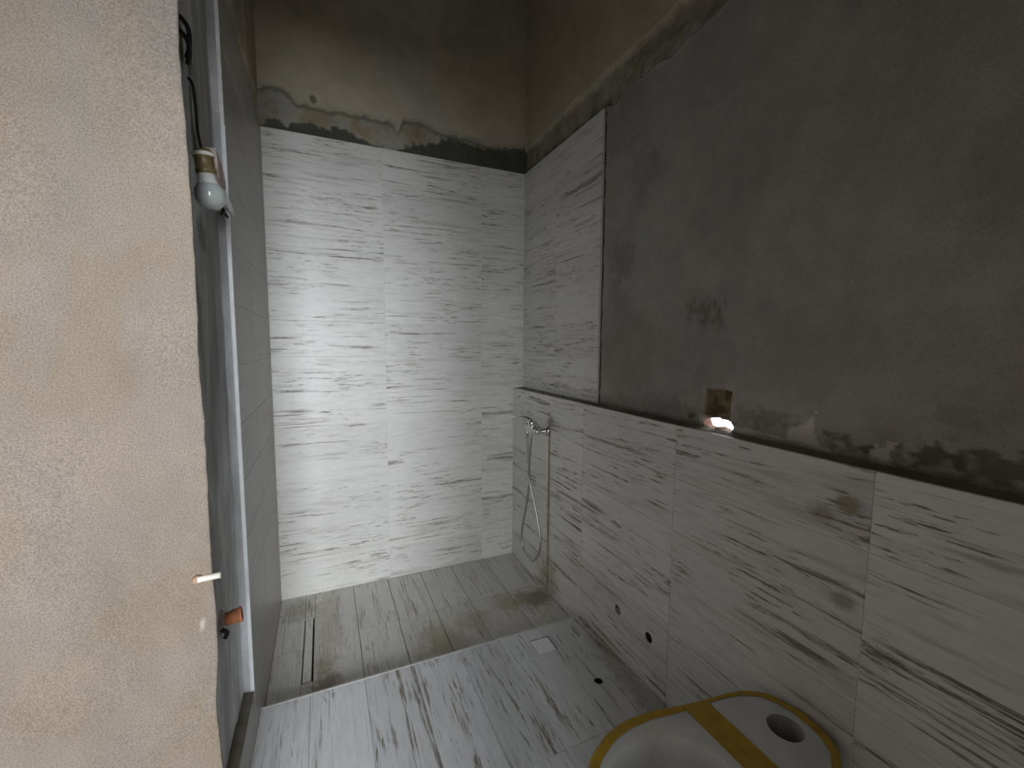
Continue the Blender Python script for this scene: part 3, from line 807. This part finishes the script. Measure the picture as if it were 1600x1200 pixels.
levels += [(bowl(1.05), RZ), (bowl(1.0), RZ - 0.004), (bowl(0.97), RZ - 0.018), (bowl(0.96), RZ - 0.045), (bowl(0.90), RZ - 0.085), (mixr(bowl(0.8), ring_ell(0.72, 0.11, 0.09), 0.5), RZ - 0.13), (ring_ell(0.735, 0.085, 0.065), RZ - 0.165), (ring_ell(0.745, 0.06, 0.05), RZ - 0.175), (ring_ell(0.75, 0.05, 0.042), RZ - 0.21)]
bm = bmesh.new(); rings = []
for pts, z_ in levels: rings.append([bm.verts.new((x_, yc + y_, z_)) for x_, y_ in pts])
for i in range(len(rings) - 1):
    for k in range(NT):
        bm.faces.new((rings[i][k], rings[i][(k + 1) % NT], rings[i + 1][(k + 1) % NT], rings[i + 1][k]))
bm.faces.new(rings[0][::-1]); bm.faces.new(rings[-1])
bowl_o = link('bowl', bm_mesh(bm, 'bowl'), M_ceramic, None)
cut = cyl_cut((1.070, yc, RZ), (0, 0, 1), 0.043, 0.07); carve(bowl_o, cut); bpy.data.objects.remove(cut)
bowl_o.data.polygons.foreach_set('use_smooth', [True] * len(bowl_o.data.polygons))
bowl_o.data.set_sharp_from_angle(angle=math.radians(38))
rel(bowl_o, tl)
rel(lathe('inlet_cup', [(0.0428, -0.002), (0.0428, -0.066), (0, -0.066), (0, -0.062), (0.041, -0.062), (0.041, -0.002), (0.0428, -0.002)], simple('inlet_grey', (0.30, 0.30, 0.29), 0.5), None, (1.070, yc, RZ), (0, 0, 1)), tl)
# tape round the rim
bm = bmesh.new()
prof = [(-0.026, RZ + 0.0012), (-0.010, RZ + 0.0018), (-0.001, RZ + 0.0006), (0.0018, RZ - 0.006), (0.0020, RZ - 0.040)]
rg = [[bm.verts.new((x_, yc + y_, z_ + R0.uniform(-0.0003, 0.0003))) for x_, y_ in ring_out(o_)] for o_, z_ in prof]
for i in range(len(rg) - 1):
    for k in range(NT):
        bm.faces.new((rg[i][k], rg[i][(k + 1) % NT], rg[i + 1][(k + 1) % NT], rg[i + 1][k]))
rel(link('rim_tape', bm_mesh(bm, 'rim_tape'), M_tape, None, True), tl)
# strip of tape across, with ends folded down the sides
bm = bmesh.new()
sec = []
for x_ in (0.872, 0.947):
    w = float(np.interp(x_, wx, wy)) - 0.003
    sec.append([bm.verts.new((x_, yc + y_, z_)) for y_, z_ in ((-w - 0.006, RZ - 0.05), (-w - 0.006, RZ - 0.006), (-w + 0.006, RZ + 0.0030), (0, RZ + 0.0032), (w - 0.006, RZ + 0.0030), (w + 0.006, RZ - 0.006), (w + 0.006, RZ - 0.05))])
for k in range(6): bm.faces.new((sec[0][k], sec[0][k + 1], sec[1][k + 1], sec[1][k]))
tp = link('cross_tape', bm_mesh(bm, 'cross_tape'), M_tape, None); rel(tp, tl)
sd = tp.modifiers.new('t', 'SOLIDIFY'); sd.thickness = 0.0008; sd.offset = 1
boxes_w = lathe('trap_water', [(0, 0), (0.041, 0), (0, 0.0005)], simple('water', (0.20, 0.21, 0.20), 0.05), None, (0.75, yc, RZ - 0.19), (0, 0, 1)); rel(boxes_w, tl)

# ------------------------------------------------------------------ bulb on the left plaster
bl = empty('bulb_holder', (-0.268, 1.31, 1.85)); tag(bl, 'brown lamp holder with a frosted bulb hanging on the grey plaster', 'lamp holder')
ax = Vector((0.10, 0.06, -1)).normalized(); so = Vector((-0.2535, 1.312, 1.853))
rel(lathe('socket', [(0, -0.004), (0.016, -0.004), (0.0225, 0.004), (0.0230, 0.012), (0.0205, 0.015), (0.0205, 0.040), (0.0225, 0.043), (0.0215, 0.052), (0, 0.052)], M_socket, None, so, ax), bl)
rel(lathe('socket_ring', [(0.0228, 0.004), (0.0240, 0.008), (0.0232, 0.0125), (0.021, 0.0125)], M_pvc, None, so, ax), bl)
bbase = lathe('bulb_base', [(0, 0.050), (0.0180, 0.050), (0.0195, 0.056), (0.0205, 0.066), (0.0255, 0.079), (0, 0.079)], M_bulbcap, None, so, ax)
globe = rel(lathe('bulb_globe', [(0.0248, 0.077), (0.0305, 0.085), (0.0335, 0.097), (0.0325, 0.111), (0.0270, 0.123), (0.0180, 0.131), (0.009, 0.1345), (0, 0.135)], M_bulb, None, so, ax, 36), bl)
bbase.parent = globe
wire = catmull([(-0.300, 1.372, 2.050), (-0.280, 1.374, 2.040), (-0.277, 1.385, 1.99), (-0.277, 1.392, 1.93), (-0.268, 1.380, 1.880), (-0.256, 1.316, 1.857)], 8)
o = tube('lamp_cable', wire, 0.0035, M_wire, None, 8); rel(o, bl)
# loose cable ends and a pale connector at the top
cb = empty('loose_cable', (-0.285, 1.31, 2.13)); tag(cb, 'loose black cable ends with pale connector near the top left', 'cable')
for k, pts in enumerate(([(-0.290, 1.285, 2.150), (-0.268, 1.305, 2.13), (-0.270, 1.325, 2.10), (-0.279, 1.335, 2.075)], [(-0.290, 1.29, 2.12), (-0.272, 1.312, 2.105), (-0.272, 1.332, 2.082), (-0.280, 1.345, 2.066)])):
    rel(tube('strand', catmull(pts, 8), 0.005, M_wire, None, 8), cb)
rel(tube('pale_strand', catmull([(-0.290, 1.29, 2.150), (-0.266, 1.310, 2.146), (-0.270, 1.325, 2.132)], 8), 0.0018, M_pvc, None, 6), cb)
rel(tube('connector', [(-0.279, 1.345, 2.083), (-0.277, 1.375, 2.058)], 0.006, simple('dull_connector', (0.26, 0.25, 0.24), 0.5), None, 8), cb)

# pinkish broken gypsum pad with a wire and a white clip beside the bulb
pd = bmesh.new()
outl = [(1.52, 1.955), (1.56, 1.945), (1.60, 1.925), (1.645, 1.90), (1.645, 1.87), (1.635, 1.83), (1.60, 1.80), (1.575, 1.84), (1.545, 1.88), (1.525, 1.91)]
fa = [pd.verts.new((XP + 0.028 + R0.uniform(-0.002, 0.002), y_ - 0.005, z_ - 0.015)) for y_, z_ in outl]
fb = [pd.verts.new((XP - 0.010, y_ - 0.003, z_ - 0.015)) for y_, z_ in outl]
pd.faces.new(fa); pd.faces.new(fb[::-1])
for k in range(len(fa)): pd.faces.new((fa[k], fb[k], fb[(k + 1) % len(fa)], fa[(k + 1) % len(fa)]))
pad = link('wall_patch', bm_mesh(pd, 'wall_patch'), M_pink, None)
tag(pad, 'pinkish broken gypsum patch on grey plaster beside the bulb', 'gypsum patch')
wr = tube('stray_wire', catmull([(-0.262, 1.45, 1.822), (-0.258, 1.50, 1.83), (-0.262, 1.535, 1.80), (-0.255, 1.54, 1.775), (-0.262, 1.56, 1.77)], 8), 0.005, M_wire, None, 8)
tag(wr, 'short bent black wire between bulb and white edge strip', 'wire')
cl = empty('cable_clip', (XL, 1.61, 1.80)); tag(cl, 'small white plastic clip at the white tile edge strip', 'clip')
bm = bmesh.new(); add_tube(bm, [(-0.258, 1.575, 1.842), (-0.252, 1.605, 1.812), (-0.247, 1.640, 1.792)], [0.006, 0.009, 0.008], 10)
rel(link('clip_body', bm_mesh(bm, 'clip_body'), M_whiteplastic, None, True), cl)
rel(tube('clip_pin', [(-0.255, 1.575, 1.775), (-0.251, 1.585, 1.767)], 0.0035, M_wire, None, 8), cl)

# ------------------------------------------------------------------ pipe stubs low on the left
pv = empty('pipe_stub', (-0.262, YP - 0.004, 0.877)); tag(pv, 'short cream plastic pipe end poking out of the beige wall', 'pipe')
pc = Vector((-0.256, YP - 0.003, 0.8765))
rel(lathe('pipe', [(0.0066, -0.006), (0.0066, 0.036), (0.0050, 0.036), (0.0050, 0.010), (0, 0.010), (0, -0.006)], M_pvc, None, pc, (1, 0.02, 0.03), 16), pv)
rel(lathe('broken_rim', [(0.0, 0.0005), (0.0115, 0.0005), (0.0095, 0.0050), (0.0, 0.0075)], M_brick, None, pc + Vector((-0.006, 0.003, -0.001)), (0, -1, 0), 9), pv)
og = empty('waste_pipe', (XP, 1.382, 0.600)); tag(og, 'terracotta coloured waste pipe stub low on the grey plaster', 'pipe')
oc = Vector((XP, 1.385, 0.600)); oax = (1, 0.10, 0.10)
rel(lathe('pipe', [(0.0170, -0.02), (0.0170, 0.026), (0.0195, 0.027), (0.0195, 0.046), (0.0215, 0.047), (0.0215, 0.052), (0.0175, 0.052), (0.0175, 0.02), (0, 0.02)], M_orange, None, oc, oax, 20), og)
rel(lathe('mortar_collar', [(0, -0.006), (0.031, -0.006), (0.027, 0.003), (0.021, 0.007), (0.0172, 0.013)], simple('pinkish_mortar', (0.40, 0.33, 0.30), 0.95, 0, 0.3, bump=0.6), None, oc + Vector((0, -0.006, 0.006)), (1, 0, 0), 14), og)
rel(tube('rubber_scrap', catmull([(XP + 0.004, 1.372, 0.580), (XP + 0.016, 1.372, 0.568), (XP + 0.010, 1.364, 0.556)], 6), 0.006, M_wire, None, 8), og)
